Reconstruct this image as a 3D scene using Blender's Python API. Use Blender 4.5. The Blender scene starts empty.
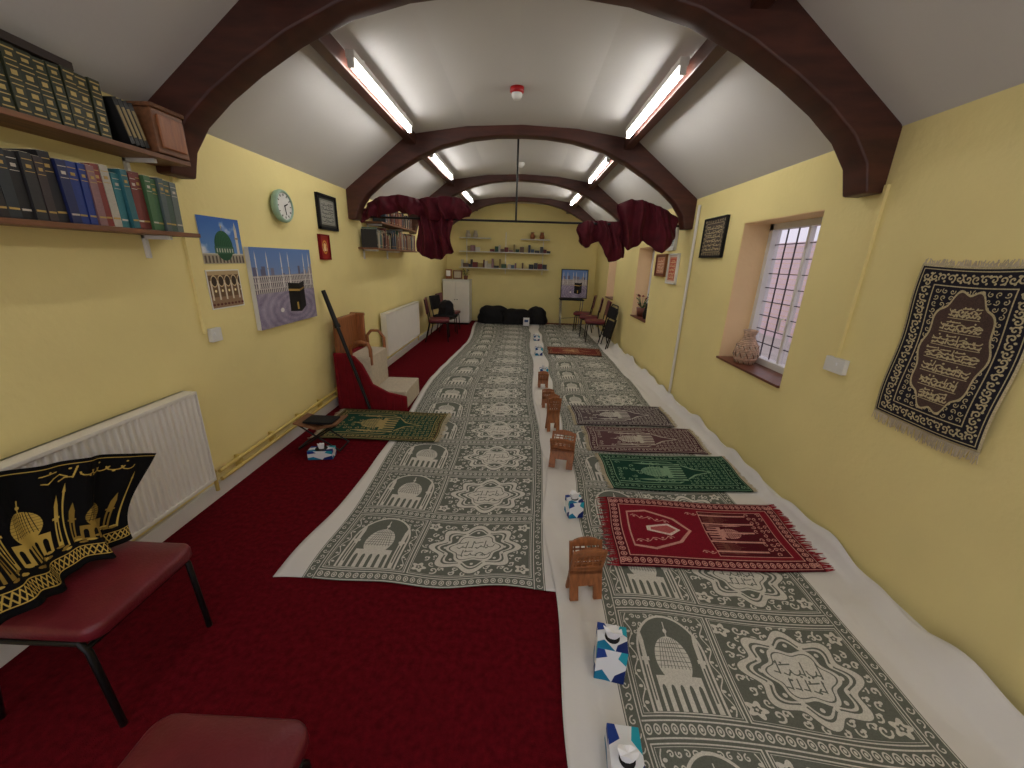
import bpy, math, random
import numpy as np
from mathutils import Vector, Matrix
random.seed(3)
S=bpy.context.scene
COL=S.collection
S.view_settings.view_transform='Standard'

# ------------------------------------------------------------------ materials
def lin(c):
    o=[]
    for x in c:
        x=x/255.0
        o.append(x/12.92 if x<=0.04045 else ((x+0.055)/1.055)**2.4)
    return (o[0],o[1],o[2],1.0)
def base_mat(name,rough=0.6,metal=0.0,spec=0.5):
    m=bpy.data.materials.new(name); m.use_nodes=True
    b=m.node_tree.nodes["Principled BSDF"]
    b.inputs["Roughness"].default_value=rough; b.inputs["Metallic"].default_value=metal
    b.inputs["Specular IOR Level"].default_value=spec
    return m,m.node_tree.nodes,m.node_tree.links,b
def pmat(name,col,rough=0.6,metal=0.0,spec=0.4,nscale=20,namt=0.12,bump=0.0,bscale=None,stretch=None,dist=0.01):
    m,n,l,b=base_mat(name,rough,metal,spec)
    tc=n.new("ShaderNodeTexCoord"); mp=n.new("ShaderNodeMapping")
    if stretch: mp.inputs["Scale"].default_value=stretch
    l.new(tc.outputs["Object"],mp.inputs["Vector"])
    nz=n.new("ShaderNodeTexNoise"); nz.inputs["Scale"].default_value=nscale; nz.inputs["Detail"].default_value=5
    l.new(mp.outputs[0],nz.inputs["Vector"])
    r=n.new("ShaderNodeValToRGB")
    c=lin(col)
    r.color_ramp.elements[0].position=0.3; r.color_ramp.elements[1].position=0.7
    r.color_ramp.elements[0].color=tuple(x*(1-namt) for x in c[:3])+(1,)
    r.color_ramp.elements[1].color=tuple(min(1,x*(1+namt)) for x in c[:3])+(1,)
    l.new(nz.outputs["Fac"],r.inputs[0]); l.new(r.outputs[0],b.inputs["Base Color"])
    if bump>0:
        nb=n.new("ShaderNodeTexNoise"); nb.inputs["Scale"].default_value=bscale or nscale*4; nb.inputs["Detail"].default_value=6
        l.new(mp.outputs[0],nb.inputs["Vector"])
        bp=n.new("ShaderNodeBump"); bp.inputs["Strength"].default_value=bump; bp.inputs["Distance"].default_value=dist
        l.new(nb.outputs["Fac"],bp.inputs["Height"]); l.new(bp.outputs[0],b.inputs["Normal"])
    return m
def wood(name,col,scale=6,rough=0.45,amt=0.35,axis=(1,12,12)):
    m=pmat(name,col,rough,0,0.5,scale,amt,0.15,scale*3,axis,0.003); return m
def emis(name,col,s):
    m,n,l,b=base_mat(name); c=lin(col)
    b.inputs["Base Color"].default_value=c; b.inputs["Emission Color"].default_value=c; b.inputs["Emission Strength"].default_value=s
    return m
def attr_mat(name,rough=0.5):
    m,n,l,b=base_mat(name,rough)
    a=n.new("ShaderNodeAttribute"); a.attribute_name="Col"
    nz=n.new("ShaderNodeTexNoise"); nz.inputs["Scale"].default_value=60
    mx=n.new("ShaderNodeMixRGB"); mx.blend_type='MULTIPLY'; mx.inputs[0].default_value=0.3
    l.new(a.outputs["Color"],mx.inputs[1]); l.new(nz.outputs["Fac"],mx.inputs[2]); l.new(mx.outputs[0],b.inputs["Base Color"])
    return m
def img_mat(name,arr,rough=0.85,bump=0.0,bscale=300,spec=0.2,metal=0.0,dist=0.005):
    h,w=arr.shape[:2]
    im=bpy.data.images.new(name,w,h); px=np.ones((h,w,4),dtype=np.float32); px[...,:3]=np.clip(arr,0,1)
    im.pixels.foreach_set(px.ravel()); im.update(); im.pack()
    m,n,l,b=base_mat(name,rough,metal,spec)
    t=n.new("ShaderNodeTexImage"); t.image=im; u=n.new("ShaderNodeUVMap"); u.uv_map="UVMap"
    l.new(u.outputs[0],t.inputs[0]); l.new(t.outputs[0],b.inputs["Base Color"])
    if bump:
        tc=n.new("ShaderNodeTexCoord"); nb=n.new("ShaderNodeTexNoise"); nb.inputs["Scale"].default_value=bscale; nb.inputs["Detail"].default_value=3; nb.inputs["Distortion"].default_value=0.6
        l.new(tc.outputs["Object"],nb.inputs["Vector"])
        bp=n.new("ShaderNodeBump"); bp.inputs["Strength"].default_value=bump; bp.inputs["Distance"].default_value=dist
        l.new(nb.outputs["Fac"],bp.inputs["Height"]); l.new(bp.outputs[0],b.inputs["Normal"])
    return m

# ------------------------------------------------------------------ 2D painter (y up)
class Cv:
    def __init__(s,w,h,bg):
        s.w,s.h=int(w),int(h); s.a=np.empty((s.h,s.w,3),dtype=np.float32); s.a[:]=np.array(bg)/255.0
    def _sl(s,x0,y0,x1,y1):
        x0=max(0,int(math.floor(x0))); y0=max(0,int(math.floor(y0))); x1=min(s.w,int(math.ceil(x1))+1); y1=min(s.h,int(math.ceil(y1))+1)
        if x1<=x0 or y1<=y0: return None
        Y,X=np.mgrid[y0:y1,x0:x1]; return (slice(y0,y1),slice(x0,x1)),X+0.5,Y+0.5
    def _p(s,sl,m,c): s.a[sl][m]=np.array(c)/255.0
    def rect(s,x0,y0,x1,y1,c):
        r=s._sl(x0,y0,x1-1,y1-1)
        if r: s.a[r[0]]=np.array(c)/255.0
    def frame(s,x0,y0,x1,y1,t,c):
        s.rect(x0,y0,x1,y0+t,c); s.rect(x0,y1-t,x1,y1,c); s.rect(x0,y0,x0+t,y1,c); s.rect(x1-t,y0,x1,y1,c)
    def ell(s,cx,cy,rx,ry,c,inner=0,half=False,lobes=0,amp=0.12,ph=0):
        r=s._sl(cx-rx*1.3,cy-ry*1.3,cx+rx*1.3,cy+ry*1.3)
        if not r: return
        sl,X,Y=r; dx=(X-cx)/rx; dy=(Y-cy)/ry; d=np.sqrt(dx*dx+dy*dy)
        if lobes: d=d/(1+amp*np.cos(lobes*np.arctan2(dy,dx)+ph))
        m=(d<=1)&(d>=inner)
        if half: m&=(Y>=cy)
        s._p(sl,m,c)
    def poly(s,pts,c):
        xs=[p[0] for p in pts]; ys=[p[1] for p in pts]
        r=s._sl(min(xs),min(ys),max(xs),max(ys))
        if not r: return
        sl,X,Y=r; m=np.zeros(X.shape,bool); n=len(pts)
        for i in range(n):
            x1,y1=pts[i]; x2,y2=pts[(i+1)%n]
            if y1==y2: continue
            cnd=((y1>Y)!=(y2>Y))&(X<(x2-x1)*(Y-y1)/(y2-y1)+x1); m^=cnd
        s._p(sl,m,c)
    def line(s,pts,w,c):
        for (x1,y1),(x2,y2) in zip(pts[:-1],pts[1:]):
            r=s._sl(min(x1,x2)-w,min(y1,y2)-w,max(x1,x2)+w,max(y1,y2)+w)
            if not r: continue
            sl,X,Y=r; dx=x2-x1; dy=y2-y1; L=dx*dx+dy*dy+1e-9
            t=np.clip(((X-x1)*dx+(Y-y1)*dy)/L,0,1); d=np.hypot(X-x1-t*dx,Y-y1-t*dy); s._p(sl,d<=w/2,c)
    def curl(s,cx,cy,r,c,w=2,a0=0,turn=1.5,sg=1):
        s.line([(cx+r*(1-k/14)*math.cos(a0+sg*turn*2*math.pi*k/14),cy+r*(1-k/14)*math.sin(a0+sg*turn*2*math.pi*k/14)) for k in range(13)],w,c)
    def leafv(s,x0,y0,x1,y1,c,w=4,amp=14,n=6,leaf=9,ph=0):
        L=math.hypot(x1-x0,y1-y0)+1e-6; ux,uy=(x1-x0)/L,(y1-y0)/L; nx,ny=-uy,ux; P=[]
        for k in range(n*6+1):
            t=k/(n*6); o=amp*math.sin(t*n*math.pi+ph); P.append((x0+ux*L*t+nx*o,y0+uy*L*t+ny*o))
        s.line(P,w,c)
        for k in range(n):
            t=(k+.5)/n; sg=1 if k%2 else -1
            s.ell(x0+ux*L*t+nx*sg*amp*.3,y0+uy*L*t+ny*sg*amp*.3,leaf,leaf*.7,c)
            s.ell(x0+ux*L*(t-.2/n)-nx*sg*amp*.9,y0+uy*L*(t-.2/n)-ny*sg*amp*.9,leaf*.6,leaf*.6,c)
    def callig(s,x0,y0,w,h,c,t,rnd,n=6):
        for k in range(n):
            cx=x0+w*(k+.5)/n; r=w/n*.6
            kind=rnd.choice([0,0,1,2,3])
            if kind==0: s.line([(cx+r*math.cos(a),y0+h*.45+h*.3*math.sin(a)) for a in np.linspace(math.pi,2*math.pi,7)],t,c)
            elif kind==1: s.line([(cx,y0+h*.15),(cx+r*.2,y0+h*.95)],t,c); s.line([(cx,y0+h*.2),(cx-r,y0+h*.25)],t,c)
            elif kind==2: s.line([(cx-r,y0+h*.35),(cx,y0+h*.55),(cx+r,y0+h*.3),(cx+r*.2,y0+h*.1)],t,c)
            else: s.line([(cx-r*1.1,y0+h*.7),(cx+r*1.1,y0+h*.8)],t,c); s.line([(cx-r*.8,y0+h*.2),(cx,y0+h*.1),(cx+r*.8,y0+h*.4)],t,c)
            s.ell(cx+rnd.uniform(-r,r),y0+h*rnd.choice([.08,.85]),t*.8,t*.8,c)
    def scrolls(s,x0,y0,x1,y1,r,c,w,rnd,dens=1.0):
        ny=max(1,int((y1-y0)/(2*r))); nx=max(1,int((x1-x0)/(2*r)))
        for j in range(ny):
            for i in range(nx):
                if rnd.random()>dens: continue
                cx=x0+(i+.5)*(x1-x0)/nx; cy=y0+(j+.5)*(y1-y0)/ny
                s.curl(cx,cy,r*.85,c,w,rnd.uniform(0,6.28),1.2,1 if (i+j)%2 else -1)

def dome_mosque(c,x0,y0,w,h,L,D):
    c.rect(x0+w*.16,y0,x0+w*.84,y0+h*.34,L)
    for k in range(5):
        cx=x0+w*(.23+.135*k); c.rect(cx-w*.03,y0,cx+w*.03,y0+h*.2,D); c.ell(cx,y0+h*.2,w*.03,h*.05,D)
    c.rect(x0+w*.3,y0+h*.34,x0+w*.7,y0+h*.42,L); c.rect(x0+w*.3,y0+h*.36,x0+w*.7,y0+h*.375,D)
    c.ell(x0+w*.5,y0+h*.52,w*.27,h*.27,L); c.rect(x0+w*.32,y0+h*.41,x0+w*.68,y0+h*.46,L)
    c.line([(x0+w*.5,y0+h*.75),(x0+w*.5,y0+h*.97)],max(2,w*.02),L); c.ell(x0+w*.5,y0+h*.86,w*.03,h*.03,L)
    for i in range(-4,5):
        c.line([(x0+w*(.5+i*.055),y0+h*.42),(x0+w*(.5+i*.03),y0+h*.77)],max(1.5,w*.009),D)
    for j in range(6):
        c.line([(x0+w*.24,y0+h*(.45+j*.052)),(x0+w*.76,y0+h*(.45+j*.052))],max(1.5,w*.009),D)
    for sx in (.06,.94):
        cx=x0+w*sx; c.rect(cx-w*.035,y0,cx+w*.035,y0+h*.72,L); c.rect(cx-w*.06,y0+h*.5,cx+w*.06,y0+h*.54,L); c.poly([(cx-w*.04,y0+h*.72),(cx+w*.04,y0+h*.72),(cx,y0+h*.92)],L)
        c.rect(cx-w*.01,y0+h*.1,cx+w*.01,y0+h*.45,D)

def sheet_image(W,Hh,px0,px1,seed):
    rnd=random.Random(seed)
    G=(101,104,96); L=(206,203,194); Wt=(220,217,213)
    c=Cv(W,Hh,Wt)
    c.rect(px0,0,px1,Hh,G)
    for a,b in ((px0+4,px0+60),(px1-60,px1-4)):
        c.rect(a,0,a+5,Hh,L); c.rect(b-5,0,b,Hh,L)
        n=13
        for k in range(n):
            cy=(k+.5)*Hh/n; c.curl((a+b)/2,cy,17,L,5,k*1.57,1.1,1 if k%2 else -1)
    A=px0+64; Bx=px1-64; PW=Bx-A
    c.rect(A,3,Bx,9,L); c.rect(A,60,Bx,66,L)
    n=30
    for k in range(n):
        cx=A+(k+.5)*(PW)/n; c.ell(cx,35,14,18,L); c.ell(cx,35,9,12,G); c.ell(cx,35,5,7,L)
    y0=76; y1=Hh-8
    cells=[(A+6,A+PW*.40,'d'),(A+PW*.41,Bx-6,'m')]
    for (a,b,kd) in cells:
        c.frame(a,y0,b,y1,5,L); c.frame(a+11,y0+11,b-11,y1-11,2,L)
        w=b-a; h=y1-y0; cx=(a+b)/2; cy=(y0+y1)/2
        if kd=='d':
            for sx in (a+34,b-34): c.leafv(sx,y0+18,sx,y1-18,L,5,12,7,9,0 if sx<cx else math.pi)
            c.scrolls(a+50,y0+h*.72,b-50,y1-14,15,L,5,rnd)
            c.ell(cx,y0+h*.55,w*.37,h*.40,L); c.rect(cx-w*.37,y0+12,cx+w*.37,y0+h*.55,L)
            c.ell(cx,y0+h*.55,w*.345,h*.375,G); c.rect(cx-w*.345,y0+16,cx+w*.345,y0+h*.55,G)
            dome_mosque(c,a+w*.16,y0+18,w*.68,h*.86,L,G)
        else:
            for ry in (.90,.75):
                for k in range(26):
                    t=k/26*2*math.pi; x=cx+w*.44*ry*1.1*math.cos(t); yy=cy+h*.44*ry*1.15*math.sin(t)
                    if a+18<x<b-18 and y0+18<yy<y1-18: c.curl(x,yy,19,L,7,t*3,1.1,1 if k%2 else -1); c.ell(x+12,yy+8,8,7,L)
            for sx,sy in ((-1,-1),(1,-1),(-1,1),(1,1)):
                qx=cx+sx*w*.42; qy=cy+sy*h*.38; c.ell(qx,qy,34,30,L,0,False,5,.25); c.ell(qx,qy,15,13,G,0,False,5,.2); c.ell(qx,qy,6,6,L)
                c.curl(cx+sx*w*.30,cy+sy*h*.40,26,L,8,sx+sy,1.2,sx*sy)
            c.ell(cx,cy,w*.38,h*.41,G,0,False,8,.12); c.ell(cx,cy,w*.365,h*.395,L,0,False,8,.12)
            c.ell(cx,cy,w*.315,h*.335,G,0,False,8,.12); c.ell(cx,cy,w*.295,h*.315,L,0.93,False,8,.12)
            for k in range(16):
                t=k*math.pi/8; c.ell(cx+w*.262*math.cos(t),cy+h*.285*math.sin(t),9,9,L)
            c.ell(cx,cy,w*.23,h*.24,L,0,False,6,.12); c.ell(cx,cy,w*.205,h*.21,G,.95,False,6,.12)
            c.callig(cx-w*.16,cy-h*.02,w*.32,h*.15,G,6,rnd,6); c.callig(cx-w*.13,cy-h*.15,w*.26,h*.12,G,6,rnd,5)
    nz=np.random.RandomState(seed).rand(Hh//4+1,W//4+1,1).repeat(4,0).repeat(4,1)[:Hh,:W]
    c.a[:,px0:px1]*=(0.94+0.10*nz)[:,px0:px1]
    return c.a

def mat_image(W,Hh,field,bord,L,acc,seed,style=0):
    rnd=random.Random(seed); c=Cv(W,Hh,bord)
    c.frame(6,6,W-6,Hh-6,5,L); c.frame(18,18,W-18,Hh-18,3,acc)
    bw=60
    for k in range(int(W/34)):
        for yy in (39,Hh-39): c.curl(30+k*34+4,yy,14,L,5,k*2.1,1.1,1 if k%2 else -1)
    for k in range(int(Hh/34)-2):
        for xx in (39,W-39): c.curl(xx,60+k*34,14,L,5,k*2.1,1.1,1 if k%2 else -1)
    c.frame(bw,bw,W-bw,Hh-bw,5,L)
    c.rect(bw+7,bw+7,W-bw-7,Hh-bw-7,field)
    x0=bw+12; x1=W-bw-12; yc=Hh/2
    t=(x1-x0)
    c.scrolls(x0+t*.60,bw+10,x1,Hh-bw-10,16,L if style==2 else acc,4,rnd)
    P=[(x0,bw+26),(x0+t*.52,bw+26),(x0+t*.60,bw+60),(x0+t*.72,yc-40),(x0+t*.88,yc),(x0+t*.72,yc+40),(x0+t*.60,Hh-bw-60),(x0+t*.52,Hh-bw-26),(x0,Hh-bw-26)]
    c.poly(P,L)
    P2=[(x0,bw+34),(x0+t*.51,bw+34),(x0+t*.59,bw+66),(x0+t*.70,yc-34),(x0+t*.85,yc),(x0+t*.70,yc+34),(x0+t*.59,Hh-bw-66),(x0+t*.51,Hh-bw-34),(x0,Hh-bw-34)]
    c.poly(P2,field)
    s=Cv(int(Hh-2*bw-90),int(t*.5),field)
    dome_mosque(s,8,6,s.w-16,s.h-14,L,field)
    if style==1:
        for k in range(5): s.ell(s.w*(.15+.17*k),s.h*.12,s.w*.05,s.h*.06,acc,0.4)
    r=np.rot90(s.a,-1)
    hh,ww=r.shape[:2]; X=int(x0+t*.12); Y=int(yc-hh/2); c.a[Y:Y+hh,X:X+ww]=r
    if style==1:
        for yy in (bw+48,Hh-bw-48): c.leafv(x0+6,yy,x0+t*.5,yy,L,4,8,9,6)
    if style==2:
        c.scrolls(x0+4,bw+38,x0+t*.5,Hh-bw-38,22,L,5,rnd,.6)
    nz=np.random.RandomState(seed).rand(Hh//3+1,W//3+1,1).repeat(3,0).repeat(3,1)[:Hh,:W]
    c.a*=0.88+0.2*nz
    return c.a
def red_mat_image():
    W,Hh=900,460; F=(126,14,36); D=(84,10,26); L=(205,150,140); G=(120,70,60); rnd=random.Random(1)
    c=Cv(W,Hh,D); c.frame(5,5,W-5,Hh-5,4,L)
    for k in range(30):
        for yy in (30,Hh-30): c.ell(18+k*30,yy,12,15,L,.65); c.ell(18+k*30,yy,5,6,L)
    for k in range(14):
        for xx in (30,W-30): c.ell(xx,34+k*30,15,12,L,.65); c.ell(xx,34+k*30,6,5,L)
    c.frame(54,54,W-54,Hh-54,5,L); c.rect(60,60,W-60,Hh-60,F)
    c.poly([(90,110),(190,95),(330,150),(400,230),(330,310),(190,365),(90,350)],L); c.poly([(98,120),(190,108),(318,158),(384,230),(318,302),(190,352),(98,340)],F)
    c.poly([(180,215),(290,190),(345,230),(290,270),(180,245)],(225,205,195)); c.poly([(200,222),(285,203),(325,230),(285,257),(200,238)],(180,90,90))
    c.leafv(110,140,300,180,L,4,9,5,7); c.leafv(110,320,300,280,L,4,9,5,7)
    s=Cv(300,330,D); dome_mosque(s,90,10,130,200,L,D); dome_mosque(s,8,10,90,140,G,D); dome_mosque(s,200,10,90,140,G,D)
    for k in range(5): s.rect(20+k*62,0,30+k*62,240+20*(k%2),L)
    s.scrolls(0,240,300,330,15,L,4,rnd,.8)
    r=np.rot90(s.a,1); c.a[80:380,470:800]=r; c.frame(466,76,804,384,4,L)
    for yy in (100,Hh-100): c.leafv(400,yy,460,yy,L,4,8,2,6)
    nz=np.random.RandomState(1).rand(Hh//3+1,W//3,1).repeat(3,0).repeat(3,1)[:Hh,:W]; c.a*=.88+.2*nz
    return c.a

# ------------------------------------------------------------------ mesh builder
class B:
    def __init__(s): s.v=[];s.f=[];s.mi=[];s.mats=[];s.col=[];s.sm=[];s.uv=[]
    def _m(s,m):
        if m not in s.mats: s.mats.append(m)
        return s.mats.index(m)
    def face(s,idx,m,c=None,sm=False,uv=None):
        s.f.append(idx);s.mi.append(s._m(m));s.col.append(c or (1,1,1,1));s.sm.append(sm);s.uv.append(uv or ([(0,0),(1,0),(1,1),(0,1)][:len(idx)] if len(idx)<=4 else [(0,0)]*len(idx)))
    def box(s,c,d,m,R=None,col=None):
        o=len(s.v); c=Vector(c)
        for z in (-1,1):
            for y in (-1,1):
                for x in (-1,1):
                    p=Vector((x*d[0]/2,y*d[1]/2,z*d[2]/2))
                    if R is not None: p=R@p
                    s.v.append(c+p)
        for q in ((0,2,3,1),(4,5,7,6),(0,1,5,4),(3,2,6,7),(2,0,4,6),(1,3,7,5)): s.face([o+k for k in q],m,col)
    def bx(s,x0,x1,y0,y1,z0,z1,m,col=None): s.box(((x0+x1)/2,(y0+y1)/2,(z0+z1)/2),(x1-x0,y1-y0,z1-z0),m,None,col)
    def cyl(s,p0,p1,r,m,n=12,r2=None,col=None,caps=True):
        p0=Vector(p0);p1=Vector(p1);r2=r if r2 is None else r2
        d=(p1-p0).normalized(); a=d.orthogonal().normalized(); b=d.cross(a)
        o=len(s.v)
        for k in range(n):
            t=2*math.pi*k/n; u=a*math.cos(t)+b*math.sin(t); s.v.append(p0+u*r); s.v.append(p1+u*r2)
        for k in range(n):
            j=(k+1)%n; s.face([o+2*k,o+2*j,o+2*j+1,o+2*k+1],m,col,True)
        if caps:
            for e,(pp,rr) in enumerate(((p0,r),(p1,r2))):
                o=len(s.v)
                for k in range(n):
                    t=2*math.pi*k/n; s.v.append(pp+(a*math.cos(t)+b*math.sin(t))*rr)
                ids=[o+k for k in range(n)]
                s.face(ids[::-1] if e==0 else ids,m,col)
    def tube(s,pts,r,m,n=8):
        pts=[Vector(p) for p in pts]; rings=[]
        prev=None
        for i,p in enumerate(pts):
            d=(pts[min(i+1,len(pts)-1)]-pts[max(i-1,0)]).normalized()
            a=d.orthogonal().normalized() if prev is None else (prev-d*prev.dot(d)).normalized()
            prev=a; b=d.cross(a); o=len(s.v)
            for k in range(n):
                t=2*math.pi*k/n; s.v.append(p+(a*math.cos(t)+b*math.sin(t))*r)
            rings.append(o)
        for q,w in zip(rings[:-1],rings[1:]):
            for k in range(n):
                j=(k+1)%n; s.face([q+k,q+j,w+j,w+k],m,None,True)
        s.face([rings[0]+k for k in range(n)][::-1],m); s.face([rings[-1]+k for k in range(n)],m)
    def lathe(s,prof,c,m,n=24,R=None):
        c=Vector(c); o=len(s.v); k=len(prof)
        for i in range(n):
            t=2*math.pi*i/n
            for r,z in prof:
                p=Vector((r*math.cos(t),r*math.sin(t),z))
                if R is not None: p=R@p
                s.v.append(c+p)
        for i in range(n):
            j=(i+1)%n
            for q in range(k-1): s.face([o+i*k+q,o+j*k+q,o+j*k+q+1,o+i*k+q+1],m,None,True)
    def prism(s,pts,ax,a0,a1,m,col=None):
        def P(p,a):
            return Vector((a,p[0],p[1])) if ax=='x' else (Vector((p[0],a,p[1])) if ax=='y' else Vector((p[0],p[1],a)))
        n=len(pts); o=len(s.v)
        for a in (a0,a1):
            for p in pts: s.v.append(P(p,a))
        s.face([o+k for k in range(n)],m,col); s.face([o+n+k for k in range(n)][::-1],m,col)
        for k in range(n):
            j=(k+1)%n; s.face([o+j,o+k,o+n+k,o+n+j],m,col)
    def xform(s,M,start=0):
        for i in range(start,len(s.v)): s.v[i]=M@s.v[i]
    def done(s,name,bevel=0,recalc=True):
        me=bpy.data.meshes.new(name); me.from_pydata([tuple(v) for v in s.v],[],s.f)
        for m in s.mats: me.materials.append(m)
        ca=me.color_attributes.new("Col",'FLOAT_COLOR','CORNER'); uv=me.uv_layers.new(name="UVMap")
        cc=[];uu=[]
        for i,f in enumerate(s.f):
            for k in range(len(f)): cc.extend(s.col[i]); uu.extend(s.uv[i][k] if k<len(s.uv[i]) else (0,0))
        ca.data.foreach_set("color",cc); uv.data.foreach_set("uv",uu)
        me.polygons.foreach_set("material_index",s.mi); me.polygons.foreach_set("use_smooth",s.sm)
        if recalc:
            import bmesh
            bm=bmesh.new(); bm.from_mesh(me); bmesh.ops.recalc_face_normals(bm,faces=bm.faces); bm.to_mesh(me); bm.free()
        me.update()
        ob=bpy.data.objects.new(name,me); COL.objects.link(ob)
        if bevel:
            md=ob.modifiers.new("bevel",'BEVEL'); md.width=bevel; md.segments=2; md.limit_method='ANGLE'; md.angle_limit=math.radians(50)
        return ob

def grid(name,nx,ny,fn,mat,uvfn=None,thick=0.0,smooth=True):
    me=bpy.data.meshes.new(name); vs=[];fs=[];uu=[]
    for j in range(ny+1):
        for i in range(nx+1): vs.append(tuple(fn(i/nx,j/ny)))
    uvf=uvfn or (lambda s,t:(s,t))
    for j in range(ny):
        for i in range(nx):
            a=j*(nx+1)+i; fs.append((a,a+1,a+nx+2,a+nx+1))
            for (p,q) in ((i,j),(i+1,j),(i+1,j+1),(i,j+1)): uu.extend(uvf(p/nx,q/ny))
    me.from_pydata(vs,[],fs); uv=me.uv_layers.new(name="UVMap"); uv.data.foreach_set("uv",uu)
    me.polygons.foreach_set("use_smooth",[smooth]*len(fs)); me.materials.append(mat); me.update()
    ob=bpy.data.objects.new(name,me); COL.objects.link(ob)
    if thick:
        md=ob.modifiers.new("solid",'SOLIDIFY'); md.thickness=thick; md.offset=0
    return ob
def RZ(a): return Matrix.Rotation(math.radians(a),4,'Z')
def T(x,y,z): return Matrix.Translation((x,y,z))

# ------------------------------------------------------------------ palette
M_wall=pmat("wall_paint_yellow",(238,222,156),0.75,0,0.3,1.3,0.05,0.25,28,None,0.01)
M_reveal=pmat("reveal_daylit_peach",(240,208,160),0.75,0,0.3,2,0.04,0.2,28)  # reveals share the wall paint; warm daylight is put into this peach colour
M_ceil=pmat("ceiling_white",(206,204,203),0.85,0,0.2,1.2,0.03,0.08,30)
M_wood=wood("arch_dark_timber",(72,36,26),2.0,0.5,0.35,(2,2,10))
M_carpet=pmat("carpet_red",(98,14,24),0.97,0,0.05,35,0.3,0.8,260,None,0.01)
M_white=pmat("white_paint",(225,224,220),0.4,0,0.5,8,0.03)
M_rad=pmat("radiator_enamel",(228,224,216),0.35,0,0.5,8,0.02)
M_pipe=pmat("pipe_yellow",(205,180,100),0.4,0,0.5,10,0.08)
M_shelf=wood("shelf_wood",(120,78,50),5,0.5,0.3,(8,1,8))
M_ltwood=wood("rehal_wood",(146,88,48),7,0.45,0.3,(8,8,1))
M_vinyl=pmat("maroon_vinyl",(106,28,38),0.38,0,0.5,14,0.12,0.15,120)
M_black=pmat("black_metal",(20,19,20),0.4,0.4,0.5,10,0.1)
M_blk=pmat("black_fabric",(22,21,24),0.8,0,0.3,16,0.25,0.3,80)
M_cur=pmat("maroon_velvet",(80,13,28),0.8,0,0.3,10,0.25,0.2,120)
M_cream=pmat("cream_carpet",(196,184,164),0.95,0,0.1,40,0.1,0.4,200)
M_redcl=pmat("red_cloth",(120,16,28),0.8,0,0.2,10,0.15,0.2,100)
M_chrome=pmat("chrome",(180,180,185),0.25,0.9,0.5,10,0.05)
M_tissue=pmat("tissue_paper",(238,238,240),0.9,0,0.2,20,0.03)
M_lead=pmat("lead_came",(78,72,78),0.6,0.3,0.4,10,0.1)
M_tile=pmat("sill_tile",(112,62,42),0.4,0,0.5,12,0.2)
M_tube=emis("fluorescent_tube",(254,250,244),29)
M_book=attr_mat("book_cloth",0.5)
M_paper=pmat("paper_pages",(225,215,190),0.9,0,0.2,60,0.08)
M_glass,_n,_l,_b=base_mat("window_glass",0.1)
for x in list(_n):
    if x.type!='OUTPUT_MATERIAL': _n.remove(x)
_o=[x for x in _n if x.type=='OUTPUT_MATERIAL'][0]
_t=_n.new("ShaderNodeBsdfTransparent"); _g=_n.new("ShaderNodeBsdfGlossy"); _g.inputs["Roughness"].default_value=0.1; _mx=_n.new("ShaderNodeMixShader"); _mx.inputs[0].default_value=0.06
_t.inputs[0].default_value=(0.95,0.93,0.97,1)
_l.new(_t.outputs[0],_mx.inputs[1]);_l.new(_g.outputs[0],_mx.inputs[2]);_l.new(_mx.outputs[0],_o.inputs[0])

# ------------------------------------------------------------------ room shell
XL,XR,YN,YB=-2.1,1.95,-1.6,10.95
XC=(XL+XR)/2; EZ=2.38; TH=0.32
b=B(); b.bx(XL-TH,XR+TH,YN,YB+TH,-0.1,0,M_carpet); b.done("floor")
b=B(); b.bx(XL-TH,XL,YN,YB+TH,0,EZ,M_wall); b.done("wall_left")
b=B(); b.bx(XL-TH,XR+TH,YB,YB+TH,0,3.3,M_wall); b.done("wall_back")
wins=[(2.80,3.76,0.80,2.03),(6.15,6.98,0.78,1.92),(8.55,9.3,0.9,1.95)]
b=B(); y=YN
for (a,c,z0,z1) in wins:
    b.bx(XR,XR+TH,y,a,0,EZ,M_wall); b.bx(XR,XR+TH,a,c,0,z0,M_wall); b.bx(XR,XR+TH,a,c,z1,EZ,M_wall); y=c
b.bx(XR,XR+TH,y,YB+TH,0,EZ,M_wall)
b.done("wall_right")
HS=(XR-XL)/2
prof=[(-HS-TH,EZ-0.0),(-HS,EZ),(-1.27,2.95),(-0.6,3.045),(0,3.07),(0.6,3.045),(1.27,2.95),(HS,EZ),(HS+TH,EZ),(HS+TH,3.3),(-HS-TH,3.3)]
b=B(); b.prism([(XC+p[0],p[1]) for p in prof],'y',YN,YB,M_ceil); b.done("ceiling")
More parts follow.
